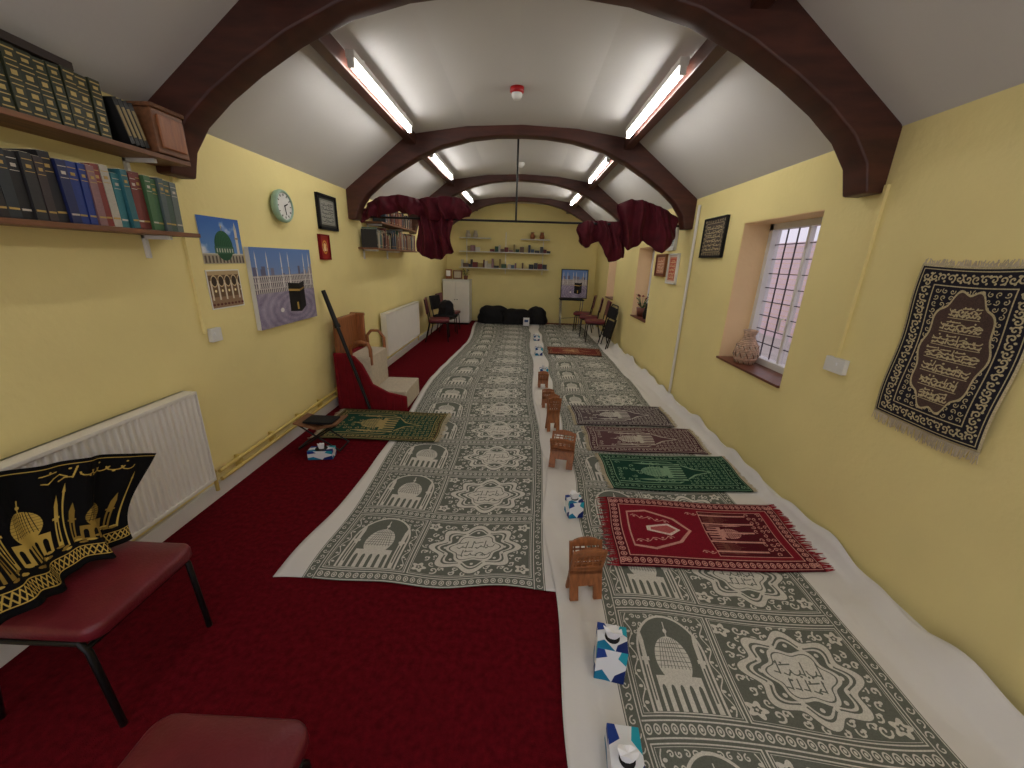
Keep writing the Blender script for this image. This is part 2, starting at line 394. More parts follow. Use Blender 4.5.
for i,(a,c,z0,z1) in enumerate(wins):
    b=B(); e=0.004
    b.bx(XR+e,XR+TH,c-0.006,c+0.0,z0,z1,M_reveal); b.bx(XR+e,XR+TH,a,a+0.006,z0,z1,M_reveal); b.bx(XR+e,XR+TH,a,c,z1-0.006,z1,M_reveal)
    b.bx(XR-0.02,XR+TH,a-0.0,c+0.0,z0,z0+0.018,M_tile)
    x=XR+0.25; f=0.055; zz=z0+0.018
    b.bx(x-.02,x+0.06,a,a+f,zz,z1,M_white); b.bx(x-.02,x+0.06,c-f,c,zz,z1,M_white); b.bx(x-.02,x+0.06,a,c,zz,zz+f,M_white); b.bx(x-.02,x+0.06,a,c,z1-f,z1,M_white)
    ms=a+f+(c-a-2*f)*.5
    b.bx(x+0.01,x+0.05,ms-.014,ms+.014,zz,z1,M_white)
    b.bx(x+0.028,x+0.032,a+f,c-f,zz+f,z1-f,M_glass)
    for p0,p1 in ((a+f,ms-.014),(ms+.014,c-f)):
        for k in range(1,3):
            yy=p0+(p1-p0)*k/3; b.bx(x+0.025,x+0.035,yy-0.0035,yy+0.0035,zz+f,z1-f,M_lead)
    for k in range(1,9):
        z=zz+f+(z1-zz-2*f)*k/9; b.bx(x+0.025,x+0.035,a+f,c-f,z-0.0035,z+0.0035,M_lead)
    b.cyl((x-.0,ms+.03,z0+.45),(x-.03,ms+.03,z0+.45),.006,M_white); b.box((x-.03,ms+.03,z0+.40),(.01,.012,.11),M_white)
    b.done("window_%d"%(i+1))
M_ext=pmat("neighbour_render_pink",(236,216,224),.9,0,.2,4,.05,.2,30)
M_grass=pmat("outside_paving",(190,186,180),.9,0,.2,6,.1)
b=B(); b.bx(XR+TH+4.5,XR+TH+4.7,-4,15,-.1,2.3,M_ext)
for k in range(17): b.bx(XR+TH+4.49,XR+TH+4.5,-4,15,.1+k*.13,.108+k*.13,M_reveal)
b.done("neighbour_wall")
b=B(); b.bx(XR+TH,XR+TH+4.5,-4,15,-.12,-.1,M_grass); b.done("outside_path")
b=B(); b.bx(XL,XL+0.025,YN,YB,0,0.11,M_white); b.done("baseboard_left",0.004)
b=B(); b.bx(XR-0.03,XR,YN,YB,0,0.06,M_white); b.done("baseboard_right",0.004)

# arches
inner=[(1.93,2.06),(1.89,2.2),(1.79,2.33),(1.63,2.46),(1.43,2.59),(1.18,2.73),(0.9,2.85),(0.58,2.93),(0.28,2.967),(0,2.975)]
outer=[(2.02,2.06),(2.02,2.385),(1.27,2.955),(0.6,3.05),(0,3.075)]
for k,y in enumerate((2.38,4.88,7.4,9.85)):
    b=B(); q=0.17
    full_in=[(-p[0],p[1]) for p in inner]+[p for p in inner[::-1][1:]]
    def oz(s):
        s=abs(s)
        for (x1,z1),(x0,z0) in zip(outer[1:-1],outer[2:]):
            if x0<=s<=x1: return z0+(z1-z0)*(s-x0)/(x1-x0)
        return EZ
    top=[]
    for p in full_in:
        s0=p[0]; top.append(max(-2.025,min(2.025,s0+math.copysign(min(0.12,abs(s0)*0.08),s0))))
    top=[(s0,oz(s0)+0.01) for s0 in top]
    top[0]=(-2.025,2.06); top[-1]=(2.025,2.06)
    fi=[(XC+p[0],p[1]) for p in full_in]; to=[(XC+p[0],p[1]) for p in top]
    fi.insert(1,((fi[0][0]+fi[1][0])/2,(fi[0][1]+fi[1][1])/2)); to.insert(1,(XC-2.025,EZ))
    fi.insert(-1,((fi[-1][0]+fi[-2][0])/2,(fi[-1][1]+fi[-2][1])/2)); to.insert(-1,(XC+2.025,EZ))
    n=len(fi)
    for yy in (y,y+q):
        for p in fi: b.v.append(Vector((p[0],yy,p[1])))
        for p in to: b.v.append(Vector((p[0],yy,p[1])))
    for i in range(n-1):
        b.face([i,i+1,n+i+1,n+i],M_wood); b.face([2*n+i,3*n+i,3*n+i+1,2*n+i+1],M_wood)
        b.face([i,2*n+i,2*n+i+1,i+1],M_wood,None,True); b.face([n+i,n+i+1,3*n+i+1,3*n+i],M_wood)
    b.face([0,n,3*n,2*n],M_wood); b.face([n-1,3*n-1,4*n-1,2*n-1],M_wood)
    b.done("trim_arch_beam" if k==0 else "trim_arch_beam.%03d"%k,0.012)
for sgn,x in ((0,-1.30),(1,1.10)):
    b=B()
    b.bx(x-0.045,x+0.045,YN,YB,2.855,2.965,M_wood); b.done("trim_purlin" if not sgn else "trim_purlin.001",0.006)
for y0,y1 in ((-0.6,0.8),(3.02,4.42),(5.35,6.75),(7.85,9.25)):
    for x in (-1.19,0.985):
        b=B(); b.bx(x-0.03,x+0.03,y0,y1,2.885,2.93,M_white)
        b.bx(x-0.02,x+0.02,y0,y0+0.03,2.835,2.89,M_white); b.bx(x-0.02,x+0.02,y1-0.03,y1,2.835,2.89,M_white)
        b.cyl((x,y0+0.03,2.855),(x,y1-0.03,2.855),0.02,M_tube,12)
        for yy in (y0+.2,y1-.2): b.bx(x-0.015,x+0.015,yy,yy+.03,2.93,2.955,M_white)
        b.done("fluorescent_light",0.003)
M_red=pmat("red_plastic",(170,20,24),0.4)
b=B(); zc=3.07
b.lathe([(0,zc),(0.06,zc),(0.06,zc-0.035),(0.05,zc-0.045),(0,zc-0.045)],(XC-0.04,3.93,0),M_red)
b.lathe([(0.046,zc-0.045),(0.046,zc-0.065),(0.03,zc-0.09),(0,zc-0.092)],(XC-0.04,3.93,0),M_white); b.done("fire_alarm_sounder")
b=B(); b.lathe([(0.055,3.07),(0.055,3.04),(0.03,3.01),(0,3.0)],(-0.1,6.6,0),M_white); b.done("smoke_detector")

# ------------------------------------------------------------------ left wall: radiators, pipes
def radiator(name,y0,y1,z0,z1):
    b=B(); x=XL+0.035
    b.bx(x,x+0.02,y0,y1,z0,z1,M_rad)
    n=int((y1-y0)/0.036)
    pts=[]
    for k in range(n):
        a=y0+(y1-y0)*k/n; w=(y1-y0)/n
        pts+= [(x+0.075,a),(x+0.075,a+w*.3),(x+0.086,a+w*.5),(x+0.086,a+w*.8)]
    pts.append((x+0.075,y1)); pts+=[(x+0.06,y1),(x+0.06,y0)]
    b.prism(pts,'z',z0+0.02,z1-0.02,M_rad)
    b.bx(x,x+0.09,y0-0.004,y1+0.004,z1-0.02,z1,M_rad); b.bx(x,x+0.09,y0-0.006,y0,z0,z1,M_rad); b.bx(x,x+0.09,y1,y1+0.006,z0,z1,M_rad)
    b.bx(x,x+0.088,y0,y1,z0,z0+0.022,M_rad)
    b.cyl((x+0.04,y1-0.0,z0+0.03),(x+0.04,y1+0.06,z0+0.03),0.012,M_pipe); b.cyl((x+0.04,y1+0.05,z0+0.05),(x+0.04,y1+0.05,0.1),0.012,M_pipe)
    for yy in (y0+0.2,y1-0.2): b.bx(XL+.001,x,yy,yy+0.04,z0+0.05,z1-0.05,M_rad)
    b.done(name,0.003)
radiator("radiator",0.75,2.17,0.21,0.83)
radiator("radiator.001",5.6,7.4,0.22,0.86)
b=B()
b.cyl((XL+0.045,2.3,0.20),(XL+0.045,5.5,0.20),0.014,M_pipe); b.cyl((XL+0.05,2.3,0.14),(XL+0.05,5.5,0.14),0.014,M_pipe)
for k in range(8): b.bx(XL+.001,XL+0.05,2.5+k*.40,2.52+k*.40,0.12,0.215,M_pipe)
b.done("heating_pipe")
def socket(name,x,y,z,side,w=0.09):
    b=B(); s=1 if side=='L' else -1
    b.box((x+s*0.016,y,z),(0.03,w,0.09),M_white)
    b.box((x+s*0.032,y-0.02,z+0.01),(0.006,0.012,0.02),M_tissue)
    b.done(name,0.004)
socket("wall_socket",XL,2.54,1.11,'L'); socket("wall_socket.001",XR,2.34,1.10,'R',0.15)
b=B(); b.bx(XL,XL+0.018,2.46,2.48,1.13,2.3,M_wall); b.done("trim_conduit_1")
b=B(); b.bx(XR-0.018,XR,2.35,2.37,1.13,2.1,M_wall); b.done("trim_conduit_2")
b=B(); b.cyl((XR-0.02,4.74,0.06),(XR-0.02,4.74,2.3),0.016,M_rad); b.done("trim_pipe_3")

# ------------------------------------------------------------------ books
def books(name,x_wall,side,y0,y1,z,depth,hmin,hmax,palette,seq=False,tilt=0.04,tmin=.02,tmax=.045,x_off=0.0,seed=1,rich=False):
    rnd=random.Random(seed); b=B(); y=y0; s=1 if side=='L' else -1; k=0
    while y<y1-0.01:
        t=rnd.uniform(tmin,tmax); h=rnd.uniform(hmin,hmax); d=depth*rnd.uniform(.9,1)
        col=lin(palette[min(k,len(palette)-1)] if seq else rnd.choice(palette)); k+=1
        a=rnd.uniform(-tilt,tilt); R=Matrix.Rotation(a,3,'X')
        c=Vector((x_wall+s*(x_off+d/2),y+t/2,z+h/2+abs(a)*t*.5))
        b.box(c,(d,t*.96,h),M_book,R,col)
        b.box(c+R@Vector((-s*0.002,0,0.0025)),(d-0.012,t*.8,h-0.0),M_paper,R)
        gold=lin((200,165,90)); wh=lin((215,205,190))
        bc=gold if rnd.random()<.7 else wh
        ql=[(.40,.012),(.30,.05),(.22,.01),(-.36,.03)] if not rich else [(.44,.02),(.36,.05),(.28,.015),(.20,.015),(.11,.07),(.02,.015),(-.06,.015),(-.15,.07),(-.24,.015),(-.33,.05),(-.42,.02)]
        if rich: bc=lin((204,176,104))
        for q in ql:
            b.box(c+R@Vector((s*d/2,0,q[0]*h)),(0.003,t*(.78 if q[1]<.04 else .42),q[1]*h),M_book,R,bc)
        y+=t+0.002
    return b.done(name)
P1=[(35,32,34),(38,35,38),(46,52,58),(30,30,34),(45,44,46),(62,50,52),(24,24,34),(30,40,90),(34,60,140),(34,58,136),(150,110,112),(140,54,48),(196,190,176),(60,130,140),(50,110,120),(126,52,44),(118,48,42),(76,118,76),(68,112,76),(90,104,104),(74,96,84),(110,120,116),(70,100,84),(62,86,78)]
def shelf(name,xw,side,y0,y1,z,d,t=0.022,m=None):
    b=B(); s=1 if side=='L' else -1
    xw=xw+s*.001
    b.bx(min(xw,xw+s*d),max(xw,xw+s*d),y0,y1,z-t,z,m or M_shelf)
    k=y0+0.15
    while k<y1:
        b.bx(min(xw,xw+s*d*.8),max(xw,xw+s*d*.8),k-0.01,k+0.01,z-t-0.02,z-t,M_white)
        b.bx(min(xw,xw+s*.02),max(xw,xw+s*.02),k-0.01,k+0.01,z-t-0.12,z-t,M_white); k+=0.9
    return b.done(name,0.002)
shelf("wall_shelf",XL,'L',0.25,2.36,1.745,0.20); shelf("wall_shelf.001",XL,'L',0.25,2.38,2.12,0.21)
books("book_row",XL,'L',1.42,2.26,1.747,0.17,.235,.265,P1,True,.03,.03,.042,0.02,5)
books("book_row.004",XL,'L',0.6,1.41,1.747,0.17,.24,.27,[(35,32,34),(46,52,58),(60,44,44)],False,.03,.03,.045,0.02,6)
books("book_row.001",XL,'L',0.5,2.0,2.122,0.16,.225,.235,[(44,52,32),(38,46,28),(50,54,34)],False,.03,.045,.055,0.02,8,True)
b=B()
b.box((XL+0.12,2.275,2.124+.1),(0.2,0.19,0.2),M_shelf); b.box((XL+0.225,2.275,2.225),(0.012,0.15,0.15),M_ltwood); b.box((XL+0.12,2.275,2.335),(0.22,0.20,0.02),M_shelf)
b.done("wooden_box",0.005)
b=B()
for k in range(4):
    b.box((XL+0.11,2.052+k*.025,2.223),(0.16,0.022,0.185),M_book,Matrix.Rotation(0.26,3,'X'),lin((30,30,30)))
    b.box((XL+0.19,2.052+k*.025,2.223),(0.003,0.014,0.12),M_book,Matrix.Rotation(0.26,3,'X'),lin((150,130,80)))
b.done("leaning_books")
b=B(); b.box((XL+0.11,1.25,2.375),(0.17,0.5,0.025),M_book,None,lin((28,28,30))); b.box((XL+0.1,1.75,2.375),(0.15,0.3,0.03),M_book,Matrix.Rotation(.1,3,'Z'),lin((50,36,30))); b.done("stacked_books")
shelf("wall_shelf.002",XL,'L',5.1,7.0,1.755,0.25); shelf("wall_shelf.003",XL,'L',5.3,7.0,2.08,0.25)
PM=[(110,50,44),(50,80,100),(150,125,100),(40,40,44),(70,100,80),(180,170,150),(130,70,50)]
books("book_row.002",XL,'L',5.15,6.95,1.757,0.2,.17,.26,PM,False,.06,.02,.045,0.03,11)
books("book_row.003",XL,'L',5.6,6.9,2.082,0.18,.14,.22,PM,False,.06,.02,.045,0.03,12)

# ------------------------------------------------------------------ pictures
def picture(name,xw,side,y0,y1,z0,z1,arr,th=0.012,frame=None,fw=0.03,rough=0.4):
    b=B(); s=1 if side=='L' else -1
    im=img_mat(name+"_art",arr,rough,0,300,.3)
    xa=xw+s*.0015; xf=xw+s*th
    b.bx(min(xa,xf),max(xa,xf),y0,y1,z0,z1,frame or M_white)
    fy0,fy1,fz0,fz1=(y0,y1,z0,z1) if not frame else (y0+fw,y1-fw,z0+fw,z1-fw)
    xe=xf+s*0.0015; o=len(b.v)
    if side=='L': q=[(xe,fy0,fz0),(xe,fy1,fz0),(xe,fy1,fz1),(xe,fy0,fz1)]
    else: q=[(xe,fy1,fz0),(xe,fy0,fz0),(xe,fy0,fz1),(xe,fy1,fz1)]
    b.v+= [Vector(p) for p in q]; b.face([o,o+1,o+2,o+3],im)
    if frame:
        x2=xf+s*0.012; lo,hi=min(xf,x2),max(xf,x2)
        b.bx(lo,hi,y0,y1,z0,z0+fw,frame);b.bx(lo,hi,y0,y1,z1-fw,z1,frame);b.bx(lo,hi,y0,y0+fw,z0,z1,frame);b.bx(lo,hi,y1-fw,y1,z0,z1,frame)
    return b.done(name,0,False)
def fbm(W,H,seed,base=6):
    rs=np.random.RandomState(seed); out=np.zeros((H,W)); amp=1; tot=0
    for o in range(5):
        n=base*2**o; g=rs.rand(n+2,n+2); ys=np.linspace(0,n,H); xs=np.linspace(0,n,W)
        y0=np.minimum(ys.astype(int),n-1); x0=np.minimum(xs.astype(int),n-1); fy=(ys-y0)[:,None]; fx=(xs-x0)[None]
        v=g[np.ix_(y0,x0)]*(1-fy)*(1-fx)+g[np.ix_(y0+1,x0)]*fy*(1-fx)+g[np.ix_(y0,x0+1)]*(1-fy)*fx+g[np.ix_(y0+1,x0+1)]*fy*fx
        out+=amp*v; tot+=amp; amp*=.55
    return out/tot
c=Cv(380,300,(70,130,200))
fb=fbm(380,300,3,3); cl=np.clip((fb-.5)*6,0,1)[...,None]; gr=np.linspace(0,1,300)[:,None,None]
c.a=(np.array([120,160,205])*(1-gr)+np.array([52,100,180])*gr)/255*np.ones((300,380,1)); c.a=(c.a*(1-cl)+np.array([225,228,236])/255*cl).astype(np.float32)
c.rect(0,0,380,62,(170,160,140))
for k in range(12): c.rect(8+k*32,5,24+k*32,44,(96,84,74)); c.ell(16+k*32,44,8,8,(96,84,74))
c.rect(0,60,380,68,(205,200,185))
c.rect(120,66,280,112,(176,178,160)); c.ell(200,118,84,98,(36,84,58)); c.rect(110,66,290,112,(60,104,80))
for k in range(-4,5): c.line([(200+k*19,114),(200+k*10,205)],2,(70,125,92))
for k in range(7): c.rect(126+k*24,74,136+k*24,100,(190,195,180))
c.line([(200,214),(200,262)],4,(190,170,90)); c.ell(200,240,6,6,(200,180,90))
c.rect(322,60,346,230,(214,205,188)); c.poly([(320,230),(348,230),(334,282)],(190,190,180)); c.rect(314,165,354,176,(150,140,120))
picture("green_dome_poster",XL,'L',2.59,2.97,1.57,1.87,c.a,.004)
c=Cv(300,260,(110,85,60)); c.rect(0,0,300,80,(150,120,95)); 
for k in range(5):
    x=20+k*60; c.rect(x,60,x+14,190,(225,215,195)); c.ell(x+36,185,28,40,(60,45,35)); c.ell(x+36,185,28,40,(215,190,150),.8); c.ell(x+36,120,9,9,(255,240,190))
c.rect(0,225,300,260,(190,165,125)); c.frame(0,0,300,260,8,(235,232,225))
for k in range(9): c.ell(20+k*33,30,12,8,(100,50,40))
picture("mosque_interior_poster",XL,'L',2.58,2.89,1.27,1.53,c.a,.004)
def kaaba(W,H,seed=1):
    rnd=random.Random(seed); c=Cv(W,H,(120,150,200))
    for k in range(H): c.a[k]=np.array([96+60*(1-k/H),130+35*(1-k/H),190])/255
    for k in range(14):
        x=rnd.uniform(0,W); c.rect(x,H*.6,x+rnd.uniform(12,40),H*rnd.uniform(.68,.8),rnd.choice([(120,120,145),(100,98,125),(150,138,145)]))
    c.rect(0,H*.4,W,H*.66,(170,160,160))
    for j in range(3):
        y=H*(.44+.075*j); c.rect(0,y,W,y+H*.06,(206,198,192))
        for k in range(34): c.rect(W*k/34+3,y,W*k/34+W/60,y+H*.042,(86,78,92)); c.ell(W*k/34+W/110,y+H*.042,W/120,H*.012,(86,78,92))
    nc=fbm(W,H,seed,8); crowd=(np.random.RandomState(seed).rand(H,W)*.6+nc*.6)
    yy,xx=np.mgrid[0:H,0:W]; dd=np.hypot((xx-W*.62)/W,(yy-H*.2)/H*1.6)
    sw=.5+.5*np.sin(dd*60)
    cc=np.stack([.40+.46*crowd+.08*sw,.36+.46*crowd+.08*sw,.46+.46*crowd+.07*sw],-1)-.14
    m=yy<H*.44; c.a[m]=cc[m]
    for x in (.06,.22,.44,.56,.84,.94):
        t=max(3,W*.012); c.rect(W*x,H*.5,W*x+t,H*.86,(228,224,220)); c.poly([(W*x-t*.3,H*.86),(W*x+t*1.3,H*.86),(W*x+t/2,H*.96)],(215,212,205)); c.rect(W*x-t*.6,H*.74,W*x+t*1.6,H*.755,(170,165,165)); c.rect(W*x-t*.5,H*.62,W*x+t*1.5,H*.635,(170,165,165))
    c.poly([(W*.50,H*.16),(W*.70,H*.13),(W*.71,H*.53),(W*.51,H*.55)],(16,16,20)); c.poly([(W*.70,H*.13),(W*.80,H*.2),(W*.80,H*.56),(W*.71,H*.53)],(32,30,36))
    c.poly([(W*.508,H*.44),(W*.708,H*.42),(W*.708,H*.45),(W*.508,H*.47)],(180,146,76)); c.poly([(W*.708,H*.42),(W*.80,H*.455),(W*.80,H*.48),(W*.708,H*.45)],(140,112,60)); c.rect(W*.63,H*.17,W*.66,H*.27,(190,155,75))
    c.ell(W*.36,H*.2,W*.03,H*.03,(235,230,225))
    return c.a.astype(np.float32)
picture("kaaba_canvas_print",XL,'L',2.99,3.85,1.06,1.69,kaaba(720,520),.035)
def framed(seed,bg,fg,W=240,H=300,lines=5,border=None,ornate=False):
    rnd=random.Random(seed); c=Cv(W,H,border or bg); c.rect(20,20,W-20,H-20,bg); c.frame(26,26,W-26,H-26,3,fg)
    if ornate:
        for k in range(9):
            for yy in (13,H-13): c.curl(14+k*(W-28)/8,yy,9,fg,3,k,1.1)
            for xx in (13,W-13): c.curl(xx,14+k*(H-28)/8,9,fg,3,k,1.1)
    for k in range(lines): c.callig(40,40+k*(H-80)/lines,W-80,(H-80)/lines*.8,fg,5,rnd,6)
    return c.a
picture("framed_calligraphy",XL,'L',4.14,4.54,1.90,2.24,framed(3,(150,150,140),(60,60,60),240,240,5,(40,40,36)),.02,M_blk,.025)
c=Cv(200,200,(150,30,24)); c.ell(100,100,60,60,(210,150,60),.75); c.ell(100,100,30,36,(230,200,140)); c.callig(50,60,100,70,(240,220,170),6,random.Random(4),4)
picture("red_calligraphy_plaque",XL,'L',4.10,4.30,1.60,1.85,c.a,.02,M_redcl,.012)
picture("framed_calligraphy.001",XR,'R',4.04,4.52,1.74,2.13,framed(9,(70,60,54),(200,184,146),260,260,6,(50,42,36),True),.02,M_blk,.018)
picture("framed_calligraphy.002",XR,'R',5.30,5.60,1.84,2.16,framed(10,(200,205,205),(80,90,100),200,240,5,(225,225,225)),.02,M_white,.03)
picture("framed_calligraphy.003",XR,'R',5.55,5.95,1.50,1.80,framed(11,(190,120,90),(240,220,190),200,240,4,(120,60,50)),.02,M_ltwood,.02)
picture("framed_calligraphy.004",XR,'R',5.12,5.45,1.42,1.80,framed(12,(190,80,60),(235,215,170),200,260,5,(220,205,190)),.02,M_white,.02)
M_cg=pmat("clock_rim_green",(150,180,160),0.35)
b=B(); Rx=Matrix.Rotation(math.radians(90),3,'Y'); cp=(XL+.002,3.50,2.03)
b.lathe([(0,0),(.10,0),(.125,.02),(.13,.045),(.125,.06),(.112,.07),(.105,.06)],cp,M_cg,40,Rx)
b.lathe([(.106,.056),(0,.056)],cp,M_white,40,Rx)
for k in range(12):
    t=k*math.pi/6; b.box((XL+.06,3.50+.088*math.sin(t),2.03+.088*math.cos(t)),(.003,.006,.016),M_blk,Matrix.Rotation(-t,3,'X'))
b.box((XL+.062,3.50+.02,2.03+.01),(.003,.055,.008),M_blk,Matrix.Rotation(.4,3,'X')); b.box((XL+.063,3.50+.005,2.03-.03),(.003,.006,.08),M_blk,Matrix.Rotation(.15,3,'X'))
b.done("wall_clock")

# tapestry
def tap_img():
    W,H=480,720; rnd=random.Random(5); D=(34,32,42); L=(192,178,140)
    c=Cv(W,H,L); c.rect(8,8,W-8,H-8,D); c.frame(16,16,W-16,H-16,4,L)
    for k in range(13):
        for yy in (50,H-50): c.curl(40+k*33,yy,17,L,6,k*1.9,1.2,1 if k%2 else -1); c.ell(56+k*33,yy+14,6,5,L); c.ell(50+k*33,yy-15,5,5,L)
    for k in range(19):
        for xx in (50,W-50): c.curl(xx,84+k*31,17,L,6,k*1.9,1.2,1 if k%2 else -1); c.ell(xx+14,98+k*31,6,5,L); c.ell(xx-14,92+k*31,5,5,L)
    c.frame(80,80,W-80,H-80,5,L)
    c.scrolls(90,90,W-90,H-90,14,L,4,rnd)
    c.ell(W/2,H/2,142,264,L,0,False,10,.05); c.ell(W/2,H/2,134,254,(84,66,60),0,False,10,.05)
    for k in range(7):
        y=150+k*61; w=112-abs(k-3)**1.5*9
        c.rect(W/2-w,y-8,W/2+w,y-5,L)
        c.callig(W/2-w+4,y,2*w-8,26,L,6,rnd,9); c.callig(W/2-w+4,y+16,2*w-8,28,L,5,rnd,7)
    nz=np.random.RandomState(2).rand(H//3,W//3,1).repeat(3,0).repeat(3,1); c.a*=.88+.2*nz
    return c.a
M_tap=img_mat("tapestry_weave",tap_img(),.95,.3,400)
M_fr=pmat("fringe_beige",(196,182,156),.95)
def tapf(s,t):
    return Vector((XR-0.018-0.008*math.sin(t*9)-0.006*math.sin(s*7+2),2.0-0.5*s,.945+0.75*t-0.012*math.sin(s*math.pi)))
tp=grid("calligraphy_tapestry",30,40,tapf,M_tap,None,.006)
b=B(); rnd=random.Random(7)
for t_,dn in ((0,1),(1,0)):
    for k in range(110):
        L_=rnd.uniform(.04,.06) if dn else rnd.uniform(.015,.03)
        a=tapf(k/109,t_)
        e=a+Vector((rnd.uniform(0,.004),rnd.uniform(-.012,.012),-L_ if dn else L_))
        b.cyl(a,e,.0022,M_fr,4,.0015,None,False)
fo=b.done("fringe"); fo.parent=tp

# ------------------------------------------------------------------ floor sheets
CELL=0.56
M_s1=img_mat("printed_sheet_grey",sheet_image(1480,560,150,1415,2),.8,.35,7,.25,0,.02)
M_s2=img_mat("printed_sheet_grey_wide",sheet_image(1680,560,235,1400,4),.8,.35,7,.25,0,.02)
def s1(s,t):
    y=1.60+9.08*t; xl=-1.16+.03*math.sin(y*1.7)-.15*math.exp(-((y-4.95)/1.2)**2)-.10*max(0,(y-8))/2.6; xr=.27+.025*math.sin(y*2.1+1)
    xl-=.13*math.exp(-((y-1.6)/.55)**2)
    en=min(1,t/.06)
    x=xl+(xr-xl)*s; yy=y+(.012*math.sin(s*9)+.01*math.sin(s*17+1))*(1-en)+.045*math.sin(s*4.2+y*.7+.5)*math.sin(s*math.pi)*en
    z=.006+.004*math.sin(s*14+y*3)*math.sin(y*5+s*3)+.003*math.sin(y*11+s*5)
    return Vector((x,yy,max(z,.002)))
def uv1(s,t):
    y=1.6+9.08*t; m=.10*(1-math.exp(-((y-1.6)/.9)**2))
    return (s+m*(1-s)**3*.7,9.08*t/CELL)
grid("prayer_sheet",50,420,s1,M_s1,uv1,.002)
def s2(s,t):
    y=.35+10.33*t; xl=.22+.015*math.sin(y*2.4)+.02*math.sin(y*5.1); xr=1.90+.012*math.sin(y*4)
    # mats press the cloth flat between y 1.7 and 4.45
    fl=max(0,min(1,(y-1.55)/.15))*max(0,min(1,(4.6-y)/.15))
    x=xl+(xr-xl)*s; yy=y+.055*math.sin(s*4.6+y*.8)*math.sin(s*math.pi)+.03*s
    x+=.014*math.sin(y*3.1+s*4)*math.sin(s*math.pi)
    w=1-.75*fl
    z=.014+(.005*math.sin(s*14+y*3.3)*math.sin(y*4+s*3)+.003*math.sin(y*12+s*6))*w
    s0=.88+.085*fl
    r=max(0,(s-s0)/(1-s0)); z+=r*r*(.10+.02*math.sin(y*7)+.015*math.sin(y*17))
    e=max(0,min(1,(s-.83)/.05))*(1-fl); z+=e*(.012*math.sin(y*6+s*20)+.010*abs(math.sin(s*48+y*1.3+1.5*math.sin(y*2.2))))
    if s<.14: z+=.006*abs(math.sin(y*5+s*50+2*math.sin(y*3)))*math.sin(s/.14*math.pi)
    return Vector((x,yy,max(z,.009)))
grid("prayer_sheet.001",110,480,s2,M_s2,lambda s,t:(s,10.33*t/CELL),.002)

def rug(name,cs,arr,fr,z=.024,fl=.05,th=.008,seed=0):
    m=img_mat(name+"_pile",arr,.95,.5,500)
    P=[Vector((p[0],p[1],0)) for p in cs]
    def f(s,t):
        p=(P[0]*(1-s)+P[1]*s)*(1-t)+(P[3]*(1-s)+P[2]*s)*t
        p.x+=.006*math.sin(t*8+seed); p.y+=.010*math.sin(s*6+seed)
        p.z=z+.002*math.sin(s*11+seed)*math.sin(t*6)+max(0,p.x-1.80)*.15
        return p
    o=grid(name,40,24,f,m,None,th)
    if fr:
        b=B(); rnd=random.Random(seed)
        for e in (0,1):
            for k in range(80):
                a=f(e,k/79); d=(P[1]-P[0]).normalized()*(1 if e else -1); n=Vector((rnd.uniform(-.3,.3),rnd.uniform(-.3,.3),0))
                b.cyl(a,a+(d+n)*fl*rnd.uniform(.7,1.1)+Vector((0,0,-.004 if not e else .004)),.003,fr,4,.002,None,False)
        q=b.done("fringe"); q.parent=o
    return o
M_frr=pmat("fringe_red",(150,30,44),.95); M_frc=pmat("fringe_cream",(190,178,150),.95)
rug("red_prayer_mat",[(.60,1.77),(1.77,1.80),(1.82,2.42),(.66,2.44)],red_mat_image(),M_frr,z=.027,fl=.06,seed=1)
rug("green_prayer_mat",[(.74,2.56),(1.81,2.59),(1.84,3.14),(.73,3.11)],mat_image(900,460,(16,62,48),(14,50,38),(130,162,132),(60,100,80),2,2),M_frc,z=.027,fl=.035,seed=2)
rug("brown_prayer_mat",[(.68,3.18),(1.74,3.19),(1.78,3.74),(.70,3.72)],mat_image(900,460,(92,62,66),(84,48,56),(190,182,168),(70,58,62),3,2),M_frc,z=.027,fl=.035,seed=3)
rug("grey_prayer_mat",[(.63,3.77),(1.66,3.79),(1.68,4.38),(.62,4.32)],mat_image(900,460,(88,74,78),(70,54,60),(196,192,184),(70,62,66),4,2),M_frc,z=.027,fl=.035,seed=4)
rug("small_red_prayer_mat",[(.52,7.0),(1.5,6.95),(1.56,7.55),(.53,7.62)],mat_image(900,460,(120,50,40),(90,26,26),(190,150,110),(60,30,30),5,0),None,z=.029,seed=5)
rug("green_gold_prayer_mat",[(-1.90,3.22),(-.77,3.24),(-.78,3.93),(-1.93,3.95)],mat_image(900,520,(22,66,52),(60,70,44),(170,150,100),(120,50,40),6,2),M_frc,z=.02,seed=6)

